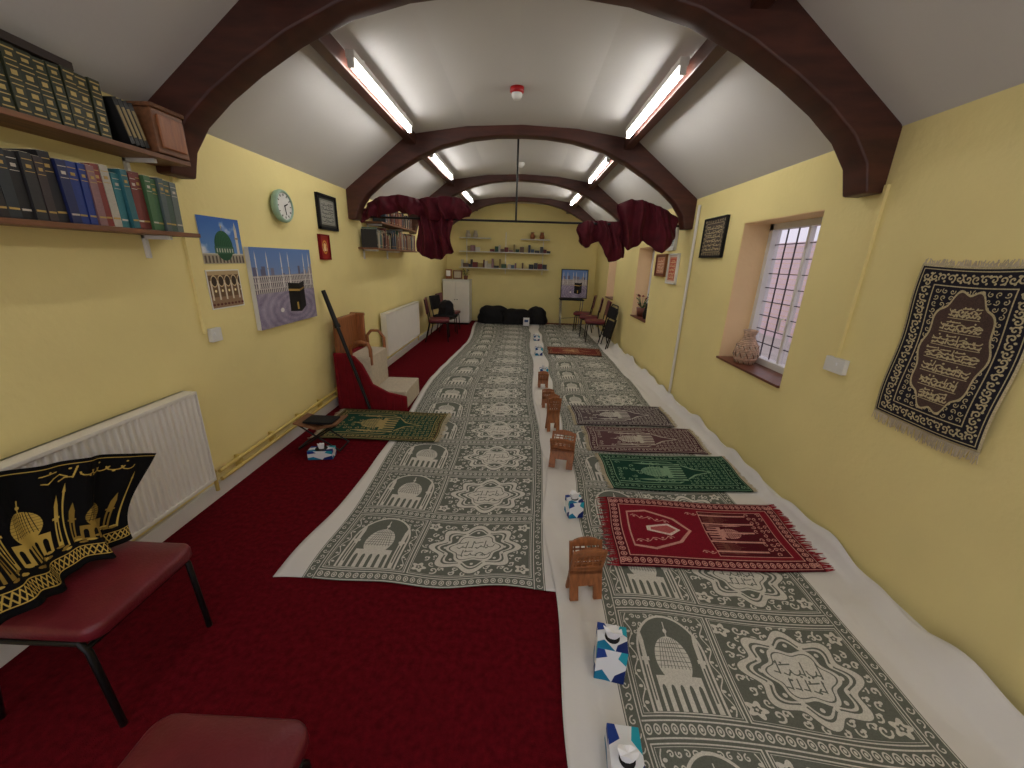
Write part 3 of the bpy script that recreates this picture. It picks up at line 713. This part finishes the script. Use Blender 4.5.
# ------------------------------------------------------------------ rehal stands
def rehal(name,x,y,h=.32,w=.19,ang=24,rot=0):
    b=B(); th=.016; zp=.5*h
    for sgn in (1,-1):
        a=math.radians(ang)*sgn; R=Matrix.Rotation(a,3,'X')
        L1=zp/math.cos(a); L2=(h-zp)/math.cos(a)
        def bx(cx,cs,sx,ss,m=M_ltwood,t=th): b.box(R@Vector((cx,0,cs))+Vector((0,0,zp)),(sx,t,ss),m,R)
        for q in (-1,1): bx(q*w*.36,-L1*.5,w*.26,L1)
        bx(0,-L1*.28,w*.5,L1*.5)
        bx(0,0,w,.05)
        for q in (-1,1): bx(q*w*.45,L2*.5,w*.1,L2*.9)
        bx(0,L2*.14,w,L2*.14); bx(0,L2*.82,w*.92,L2*.07)
        n=5
        for k in range(n):
            cx=-w*.34+w*.68*k/(n-1); bx(cx,L2*.5,.007,L2*.62,M_ltwood,th*.6)
        for k in range(3): bx(0,L2*(.36+.16*k),w*.85,.007,M_ltwood,th*.6)
        pts=[]; N=12
        for k in range(N+1):
            t=math.pi*k/N; pts.append((w*.46*math.cos(t),L2*.84+L2*.22*math.sin(t)))
        o=len(b.v)
        for yy in (-th/2,th/2):
            for p in pts: b.v.append(R@Vector((p[0],yy,p[1]))+Vector((0,0,zp)))
        n=len(pts); b.face([o+k for k in range(n)],M_ltwood); b.face([o+n+k for k in range(n)][::-1],M_ltwood)
        for k in range(n):
            j=(k+1)%n; b.face([o+j,o+k,o+n+k,o+n+j],M_ltwood)
    zmin=min(v.z for v in b.v)
    b.xform(T(x,y,.024-zmin)@RZ(rot)); b.done(name,.002)
rehal("quran_stand",.37,1.58,.30,.17,16,8)
rehal("quran_stand.001",.38,2.91,.26,.20,34,-12)
rehal("quran_stand.002",.35,3.60,.36,.13,14,10)
rehal("quran_stand.003",.34,4.25,.2,.14,26,0)
rehal("quran_stand.004",.32,5.0,.2,.14,26,0)

c=Cv(256,256,(228,230,234)); c.poly([(0,0),(150,0),(60,90),(0,60)],(20,120,160)); c.poly([(150,0),(256,0),(256,120),(170,60)],(24,44,110)); c.poly([(256,256),(256,150),(180,200),(200,256)],(40,160,180)); c.poly([(0,256),(0,170),(90,200),(60,256)],(30,60,140))
M_tb=img_mat("tissue_box_print",c.a,.5)
def tissue(name,x,y,z0,w=.12,d=.12,h=.12,rot=0):
    b=B(); b.box((0,0,h/2),(w,d,h),M_tb); rnd=random.Random(name)
    b.cyl((0,0,h),(0,0,h+.002),w*.25,M_black,16)
    n=10; o=len(b.v); 
    for k in range(n):
        t=2*math.pi*k/n; b.v.append(Vector((.022*math.cos(t),.012*math.sin(t),h+.002)))
    for k in range(n):
        t=2*math.pi*k/n; r=.04*rnd.uniform(.6,1.2); b.v.append(Vector((r*math.cos(t),r*.6*math.sin(t),h+.045*rnd.uniform(.6,1.3))))
    b.v.append(Vector((0,0,h+.03)))
    for k in range(n):
        j=(k+1)%n; b.face([o+k,o+j,o+n+j,o+n+k],M_tissue,None,True); b.face([o+n+k,o+n+j,o+2*n],M_tissue,None,True)
    b.xform(T(x,y,z0)@RZ(rot)); b.done(name,.002)
tissue("tissue_box",.42,1.20,.022,.12,.12,.17,-10)
tissue("tissue_box.001",.40,2.24,.022,.10,.10,.12,12)
tissue("tissue_box.002",.40,.84,.022,.11,.2,.08,-5)
tissue("tissue_box.003",.33,6.9,.022,.13,.13,.14,5)
tissue("tissue_box.004",.36,5.6,.022,.12,.12,.10,5)
tissue("tissue_box.005",.33,8.3,.022,.12,.2,.1,5)
tissue("tissue_box.006",-1.66,2.90,.002,.20,.10,.08,8)

b=B()
for yy in (3.0,3.18):
    b.cyl((-1.92,yy,.012),(-1.55,yy,.26),.007,M_black); b.cyl((-1.55,yy,.012),(-1.92,yy,.26),.007,M_black)
for xx,zz in ((-1.92,.02),(-1.55,.02)): b.cyl((xx,3.0,zz),(xx,3.18,zz),.007,M_black)
R1=Matrix.Rotation(math.radians(14),3,'Y')
b.box((-1.83,3.09,.245),(.19,.24,.012),M_shelf,R1); b.box((-1.64,3.09,.245),(.19,.24,.012),M_shelf,Matrix.Rotation(math.radians(-14),3,'Y'))
b.box((-1.73,3.09,.262),(.26,.16,.02),M_blk)
b.done("folding_book_stand",.002)

# ------------------------------------------------------------------ minbar
b=B()
y0,y1=4.02,4.58
b.bx(-1.64,-1.26,y0+.02,y1,0.01,.22,M_cream); b.bx(-1.90,-1.64,y0+.02,y1,0,.60,M_cream); b.bx(-2.03,-1.90,y0+.02,y1,0,.60,M_redcl)
b.prism([(-2.03,0),(-1.25,0),(-1.25,.17),(-1.45,.21),(-1.62,.30),(-1.72,.52),(-1.80,.61),(-1.9,.64),(-2.03,.64)],'y',y0-.015,y0+.02,M_redcl)
for k in range(9):
    x=-1.99+k*.084; h=.60 if x<-1.8 else (.45 if x<-1.7 else (.28 if x<-1.6 else .17))
    b.cyl((x,y0-.018,0.0),(x,y0-.018,h),.013,M_redcl,8,.008)
b.tube([(-1.86,y0+.05,.60),(-1.86,y0+.05,.70),(-1.82,y0+.05,.745),(-1.74,y0+.05,.76),(-1.66,y0+.05,.74),(-1.64,y0+.05,.68),(-1.64,y0+.05,.50)],.02,M_ltwood)
b.bx(-2.03,-1.97,y0+.05,y1,.60,1.0,M_ltwood); b.bx(-2.03,-1.88,y1-.04,y1,.60,.98,M_ltwood); b.box((-1.96,y1-.02,.99),(.17,.05,.04),M_ltwood)
b.tube([(-1.86,y1-.02,.6),(-1.86,y1-.02,.74),(-1.81,y1-.02,.80),(-1.72,y1-.02,.80),(-1.66,y1-.02,.72),(-1.66,y1-.02,.2)],.018,M_ltwood)
b.done("minbar",.012)
b=B()
p0=Vector((-1.63,3.90,.05)); p1=Vector((-2.05,4.0,1.30)); d=(p1-p0)
b.cyl(p0,p0+d*.72,.017,M_black,10,.02); b.cyl(p0+d*.72,p1,.026,M_black,10,.022); b.cyl(p0+d*.70,p0+d*.73,.034,M_black,12)
b.done("wooden_staff")

# ------------------------------------------------------------------ chairs
def chair(name,x,y,rot,back=True,w=.44,seat=.46,bh=.85,mv=None,mf=None,z0=0,bt=.30):
    mv=mv or M_vinyl; mf=mf or M_black
    b=B(); hw=w/2-.01; d=.42
    N=8; r=.05; ring=[]
    for cx,cy,a0 in ((d/2-r,w/2-r,0),(-d/2+r,w/2-r,90),(-d/2+r,-w/2+r,180),(d/2-r,-w/2+r,270)):
        for k in range(N+1):
            t=math.radians(a0+90*k/N); ring.append((cx+r*math.cos(t),cy+r*math.sin(t)))
    lv=[(.97,seat-.056),(1,seat-.045),(1,seat-.018),(.985,seat-.006),(.94,seat),(.6,seat+.008)]; o=len(b.v); n=len(ring)
    for sc,z in lv:
        for p in ring: b.v.append(Vector((p[0]*sc,p[1]*sc,z)))
    for q in range(len(lv)-1):
        for k in range(n):
            j=(k+1)%n; b.face([o+q*n+k,o+q*n+j,o+(q+1)*n+j,o+(q+1)*n+k],mv,None,True)
    b.face([o+k for k in range(n)][::-1],mv,None,True); b.face([o+(len(lv)-1)*n+k for k in range(n)],mv,None,True)
    b.box((0,0,seat-.062),(d-.05,w-.05,.012),mf)
    for s in (-1,1):
        b.tube([(d/2-.03,s*hw,0),(d/2-.05,s*hw,seat-.1),(d/2-.07,s*hw,seat-.067),(-d/2+.05,s*hw,seat-.07)],.0115,mf)
        if back: b.tube([(-d/2-.07,s*hw,0),(-d/2+.02,s*hw,seat-.08),(-d/2+.0,s*hw,seat+.08),(-d/2-.06,s*hw,bh)],.0115,mf)
    b.cyl((d/2-.055,-hw,seat-.09),(d/2-.055,hw,seat-.09),.01,mf)
    if back:
        R=Matrix.Rotation(math.radians(-9),3,'Y'); b.box((-d/2-.04,0,bh-bt/2+.02),(.035,w-.01,bt),mv,R)
    b.xform(T(x,y,z0)@RZ(rot)); return b.done(name,.003)
chair("maroon_chair",-1.57,1.115,0,True,.42,.46,.78)
chair("maroon_chair.001",-.73,.49,90,True,.42)
zs=.03
chair("maroon_chair.002",1.55,9.0,170,z0=zs); chair("maroon_chair.003",1.57,8.35,175,z0=zs); chair("maroon_chair.004",1.5,9.65,165,z0=zs)
chair("maroon_chair.005",-1.72,8.0,10)
chair("black_chair",-1.70,8.62,-15,mv=M_blk)
chair("maroon_chair.006",-1.72,9.25,-5)

def goldcloth():
    W,H=800,480; rnd=random.Random(2); D=(14,13,14); G=(190,160,80); G2=(140,112,50)
    c=Cv(W,H,D)
    for yy in (26,74): c.line([(0,yy),(W,yy)],4,G)
    for k in range(27):
        x=k*31; c.line([(x,30),(x+15,70),(x+31,30)],4,G); c.line([(x,70),(x+15,30),(x+31,70)],4,G)
    c.line([(0,H-18),(W,H-18)],4,G)
    dome_mosque(c,300,110,210,250,G,D); dome_mosque(c,90,100,190,200,G2,D); dome_mosque(c,540,100,190,200,G2,D)
    for x in (60,290,520,745): c.rect(x,100,x+7,340,G); c.poly([(x-2,340),(x+9,340),(x+3,380)],G)
    for k in range(40): c.ell(rnd.uniform(60,740),rnd.uniform(88,120),12,5,rnd.choice([G,G2]))
    c.callig(60,390,260,60,G,5,rnd,8); c.callig(450,390,280,60,G,5,rnd,8)
    return c.a
M_gc=img_mat("black_gold_velvet",goldcloth(),.85,.2,300,.1)
TL,TR,BR,BL=Vector((-1.84,.72,1.07)),Vector((-1.83,1.65,.69)),Vector((-1.70,1.29,.485)),Vector((-1.62,.72,.55))
def gcf(s,t):
    p=(BL*(1-s)+BR*s)*(1-t)+(TL*(1-s)+TR*s)*t
    fold=math.sin(s*19+t*2.5+math.sin(s*7))
    p.x+=.03*fold*(.35+.65*(1-t))+.012*math.sin(s*41+t*4)+.025+.06*(1-t)**4; p.z+=.012*math.sin(s*9+1)*t+.012*math.sin(s*19+1)*(1-t)
    p.y+=.02*math.sin(t*5+s*3)*s
    return p
grid("gold_mosque_cloth",90,48,gcf,M_gc,None,.004)

# ------------------------------------------------------------------ curtains & rail
b=B(); b.cyl((XL+.002,5.22,2.12),(XR-.002,5.22,2.12),.013,M_black); b.cyl((-.12,5.22,2.12),(-.12,5.22,3.05),.012,M_black)
b.done("curtain_rail")
def drape(name,xs,zt,zb,y,amp=.05,fr=40,seed=0):
    x0,x1=xs[0],xs[-1]
    def f(s,t):
        x=x0+(x1-x0)*s; a=float(np.interp(x,xs,zt)); c=float(np.interp(x,xs,zb))
        wv=math.sin(x*fr+seed+t*1.5+2.0*math.sin(x*7+seed))+.5*math.sin(x*fr*.43+seed*2-t*2)
        z=c+(a-c)*t+.015*math.sin(x*19+seed+math.sin(x*31))*(1-t)
        yy=y+amp*wv*(1-.35*t)-.06*math.sin(t*math.pi)+.012*math.sin(x*fr*2.3+t*5)
        return Vector((x+.02*math.sin(t*6+x*11),yy,z))
    return grid(name,110,24,f,M_cur,None,.006)
drape("maroon_curtain",[-2.05,-1.85,-1.6,-1.3,-1.0,-.8,-.68],[2.20,2.33,2.38,2.34,2.38,2.36,2.27],[2.05,2.12,2.19,2.13,2.10,2.12,2.16],5.16,.045,28,1)
drape("maroon_curtain.001",[-1.36,-1.3,-1.1,-.92],[2.15,2.2,2.2,2.15],[1.72,1.66,1.64,1.74],5.22,.04,42,2)
drape("maroon_curtain.002",[.66,.75,.95,1.1,1.26],[2.12,2.15,2.16,2.15,2.15],[1.92,1.84,1.90,1.68,1.72],5.22,.04,40,3)
drape("maroon_curtain.003",[1.12,1.25,1.5,1.7,1.86],[2.34,2.40,2.38,2.3,2.2],[2.0,1.82,1.92,1.8,1.96],5.16,.05,30,4)

# ------------------------------------------------------------------ back of hall
b=B()
x0,x1,ya,yb,h=-2.06,-1.38,10.1,10.65,1.12
b.bx(x0,x1,ya+.02,yb,.05,h,M_white); b.bx(x0+.03,x1-.03,ya+.05,yb,0,.05,M_blk)
b.bx(x0+.005,(x0+x1)/2-.006,ya,ya+.02,.07,h-.03,M_rad); b.bx((x0+x1)/2+.006,x1-.005,ya,ya+.02,.07,h-.03,M_rad); b.bx(x0-.01,x1+.01,ya-.01,yb,h,h+.025,M_white)
for q in (-.03,.03): b.cyl(((x0+x1)/2+q,ya,.65),((x0+x1)/2+q,ya-.025,.65),.012,M_black)
b.done("white_cabinet",.004)
b=B(); b.box((-1.95,10.4,1.27),(.16,.1,.24),M_ltwood); b.box((-1.95,10.34,1.29),(.11,.01,.14),M_tissue); b.done("desk_clock",.01)
b=B(); b.box((-1.72,10.42,1.26),(.24,.03,.22),M_shelf); b.box((-1.72,10.40,1.26),(.18,.01,.16),M_cream); b.done("photo_frame",.004)
M_leaf=pmat("leaf_green",(60,92,50),.6,0,.3,20,.3)
def plant(name,x,y,z,sc=1.0,seed=0,flower=None):
    rnd=random.Random(seed); b=B()
    b.lathe([(0,0),(.045*sc,0),(.06*sc,.1*sc),(.055*sc,.1*sc),(0,.09*sc)],(x,y,z),M_tile)
    for k in range(26):
        a=rnd.uniform(0,6.28); r=rnd.uniform(.03,.1)*sc; hh=rnd.uniform(.12,.26)*sc
        p=Vector((x,y,z+.09*sc)); q=Vector((x+r*math.cos(a),y+r*math.sin(a),z+hh)); b.cyl(p,q,.002*sc,M_leaf,4)
        sd=Vector((-math.sin(a),math.cos(a),0))*.018*sc; up=Vector((math.cos(a),math.sin(a),.5))*.035*sc; o=len(b.v)
        b.v+=[q-up*.3,q+sd,q+up,q-sd]; b.face([o,o+1,o+2,o+3],flower if (flower and k%3==0) else M_leaf)
    b.done(name)
plant("potted_plant",-1.5,10.35,h+.026,1.0,2,M_redcl)
b=B()
for x in (-1.55,-.5,.5): b.bx(x-.012,x+.012,YB-.02,YB-.001,1.3,2.36,M_rad)
for z in (1.45,1.86): b.bx(-1.72,.66,YB-.26,YB-.02,z-.02,z,M_white)
b.bx(-1.72,-.9,YB-.22,YB-.02,2.18,2.2,M_white); b.bx(-.1,.66,YB-.22,YB-.02,2.18,2.2,M_white)
b.done("back_wall_shelf",.002)
rnd=random.Random(21); PC=[(110,40,40),(40,50,80),(220,215,205),(210,205,195),(40,80,60),(160,140,80),(50,50,54),(60,60,64),(110,84,66),(150,110,115),(90,110,130)]
for zi,z in enumerate((1.452,1.862)):
    b=B(); x=-1.68
    while x<.6:
        w=rnd.uniform(.03,.14); hh=rnd.uniform(.08,.24) if w<.08 else rnd.uniform(.05,.16); d=rnd.uniform(.1,.2)
        if rnd.random()<.85: b.box((x+w/2,YB-.04-d/2,z+hh/2),(w*.92,d,hh),M_book,None,lin(rnd.choice(PC)))
        x+=w+.004
    b.done("shelf_items" if zi==0 else "shelf_items.001")
b=B()
for x in (-1.5,-1.3,.2,.45): b.lathe([(0,0),(.05,0),(.07,.06),(.04,.14),(.05,.17),(0,.17)],(x,YB-.12,2.202),M_cream if x<0 else M_ltwood)
b.done("decorative_vases")
def bag(name,x,y,w,d,h,seed,z0=.03,m=None):
    def f(s,t):
        a=s*2*math.pi; ph=t*math.pi/2; q=max(0,math.cos(ph))**.5
        r=1+.1*math.sin(a*3+seed)+.06*math.sin(a*7+seed*2)+.05*math.sin(ph*9+a*2)
        return Vector((x+w/2*r*math.cos(a)*q,y+d/2*r*math.sin(a)*q,z0+h*math.sin(ph)*(1+.12*math.sin(a*2+seed)*q)))
    return grid(name,48,18,f,m or M_blk)
bag("black_bag",-.80,10.55,.85,.5,.44,1); bag("black_bag.001",-.15,10.5,.85,.45,.38,2.4); bag("black_bag.002",.4,10.6,.6,.45,.44,4)
bag("clothes_pile",-1.68,8.62,.34,.36,.30,3.1,.47)
b=B(); b.box((.12,10.15,.13),(.16,.12,.2),M_tissue); b.box((.12,10.085,.16),(.1,.006,.06),M_book,None,lin((60,90,150))); b.done("paper_bag",.006)
b=B(); tx,ty=1.25,10.1
b.box((tx,ty,.75),(.6,.4,.025),M_blk)
for sx in (-1,1):
    for sy in (-1,1): b.cyl((tx+sx*.25,ty+sy*.16,.03),(tx+sx*.27,ty+sy*.17,.74),.014,M_chrome)
b.cyl((tx-.25,ty-.16,.28),(tx+.25,ty+.16,.28),.008,M_chrome)
b.done("folding_table",.003)
mk=img_mat("kaaba_poster_art",kaaba(360,380,3),.5)
b=B(); R=Matrix.Rotation(math.radians(-8),3,'X'); c0=Vector((tx+.05,ty+.05,1.13))
b.box(c0,(.68,.02,.72),M_blk,R); o=len(b.v)
for p in ((-.32,-.34),(.32,-.34),(.32,.34),(-.32,.34)): b.v.append(c0+R@Vector((p[0],-.012,p[1])))
b.face([o,o+1,o+2,o+3],mk); b.done("kaaba_poster",0,False)
b=B(); 
b.tube([(0,-.2,0),(0,-.2,.75),(0,-.12,.86),(0,.12,.86),(0,.2,.75),(0,.2,0)],.012,M_black); b.tube([(.05,-.17,.02),(.04,-.17,.6),(.04,.17,.6),(.05,.17,.02)],.011,M_black)
b.box((0,0,.7),(.03,.34,.22),M_blk); b.box((.03,0,.38),(.03,.36,.34),M_blk)
b.xform(T(1.64,7.75,.035)@Matrix.Rotation(math.radians(13),4,'Y')@RZ(12)); b.done("folded_chair",.006)

mw=pmat("wicker",(206,172,146),.7,0,.3,40,.3)
n=mw.node_tree.nodes; l=mw.node_tree.links; bs=n["Principled BSDF"]; tc=n.new("ShaderNodeTexCoord"); wv=n.new("ShaderNodeTexWave"); wv.bands_direction='Z'; wv.inputs["Scale"].default_value=20; wv.inputs["Distortion"].default_value=3
bp=n.new("ShaderNodeBump"); bp.inputs["Strength"].default_value=.8; bp.inputs["Distance"].default_value=.01
l.new(tc.outputs["Object"],wv.inputs["Vector"]); l.new(wv.outputs["Fac"],bp.inputs["Height"]); l.new(bp.outputs[0],bs.inputs["Normal"])
b=B(); zs=.819; vx,vy=XR+.11,3.50
b.lathe([(0,0),(.075,0),(.098,.05),(.10,.12),(.085,.17),(.055,.215),(.045,.245),(.05,.27),(.062,.30),(.055,.302),(.03,.26)],(vx,vy,zs),mw,28)
for k in range(12):
    t=k*2*math.pi/12; t2=t+.9
    b.tube([(vx+.077*math.cos(t),vy+.077*math.sin(t),zs+.003),(vx+.104*math.cos(t+.4),vy+.104*math.sin(t+.4),zs+.08),(vx+.09*math.cos(t2),vy+.09*math.sin(t2),zs+.165)],.004,M_cream,6)
    b.tube([(vx+.077*math.cos(t),vy+.077*math.sin(t),zs+.003),(vx+.104*math.cos(t-.4),vy+.104*math.sin(t-.4),zs+.08),(vx+.09*math.cos(t-.9),vy+.09*math.sin(t-.9),zs+.165)],.004,M_shelf,6)
b.done("wicker_vase")
plant("potted_plant.001",XR+.1,6.75,.80,1.5,5,M_redcl)
b=B(); b.lathe([(0,0),(.05,0),(.07,.08),(.03,.2),(.04,.25),(0,.25)],(XR+.1,6.45,.80),M_black); b.done("dark_vase")

# ------------------------------------------------------------------ camera
f=385.0; th=math.radians(17.76); ps=math.radians(1.15); ro=math.radians(1.8)
F=Vector((-math.sin(ps)*math.cos(th),math.cos(ps)*math.cos(th),-math.sin(th))); R=Vector((math.cos(ps),math.sin(ps),0)); U=R.cross(F)
R2=R*math.cos(ro)+U*math.sin(ro); U2=U*math.cos(ro)-R*math.sin(ro)
cd=bpy.data.cameras.new("camera"); cd.sensor_width=36; cd.lens=f/1024*36; cd.clip_start=.05
co=bpy.data.objects.new("camera",cd); COL.objects.link(co)
Mx=Matrix((R2,U2,-F)).transposed().to_4x4(); Mx.translation=Vector((0,0,1.65)); co.matrix_world=Mx; S.camera=co
w=bpy.data.worlds.new("world"); S.world=w; w.use_nodes=True; bg=w.node_tree.nodes["Background"]; bg.inputs[0].default_value=(.92,.90,.97,1); bg.inputs[1].default_value=1.05
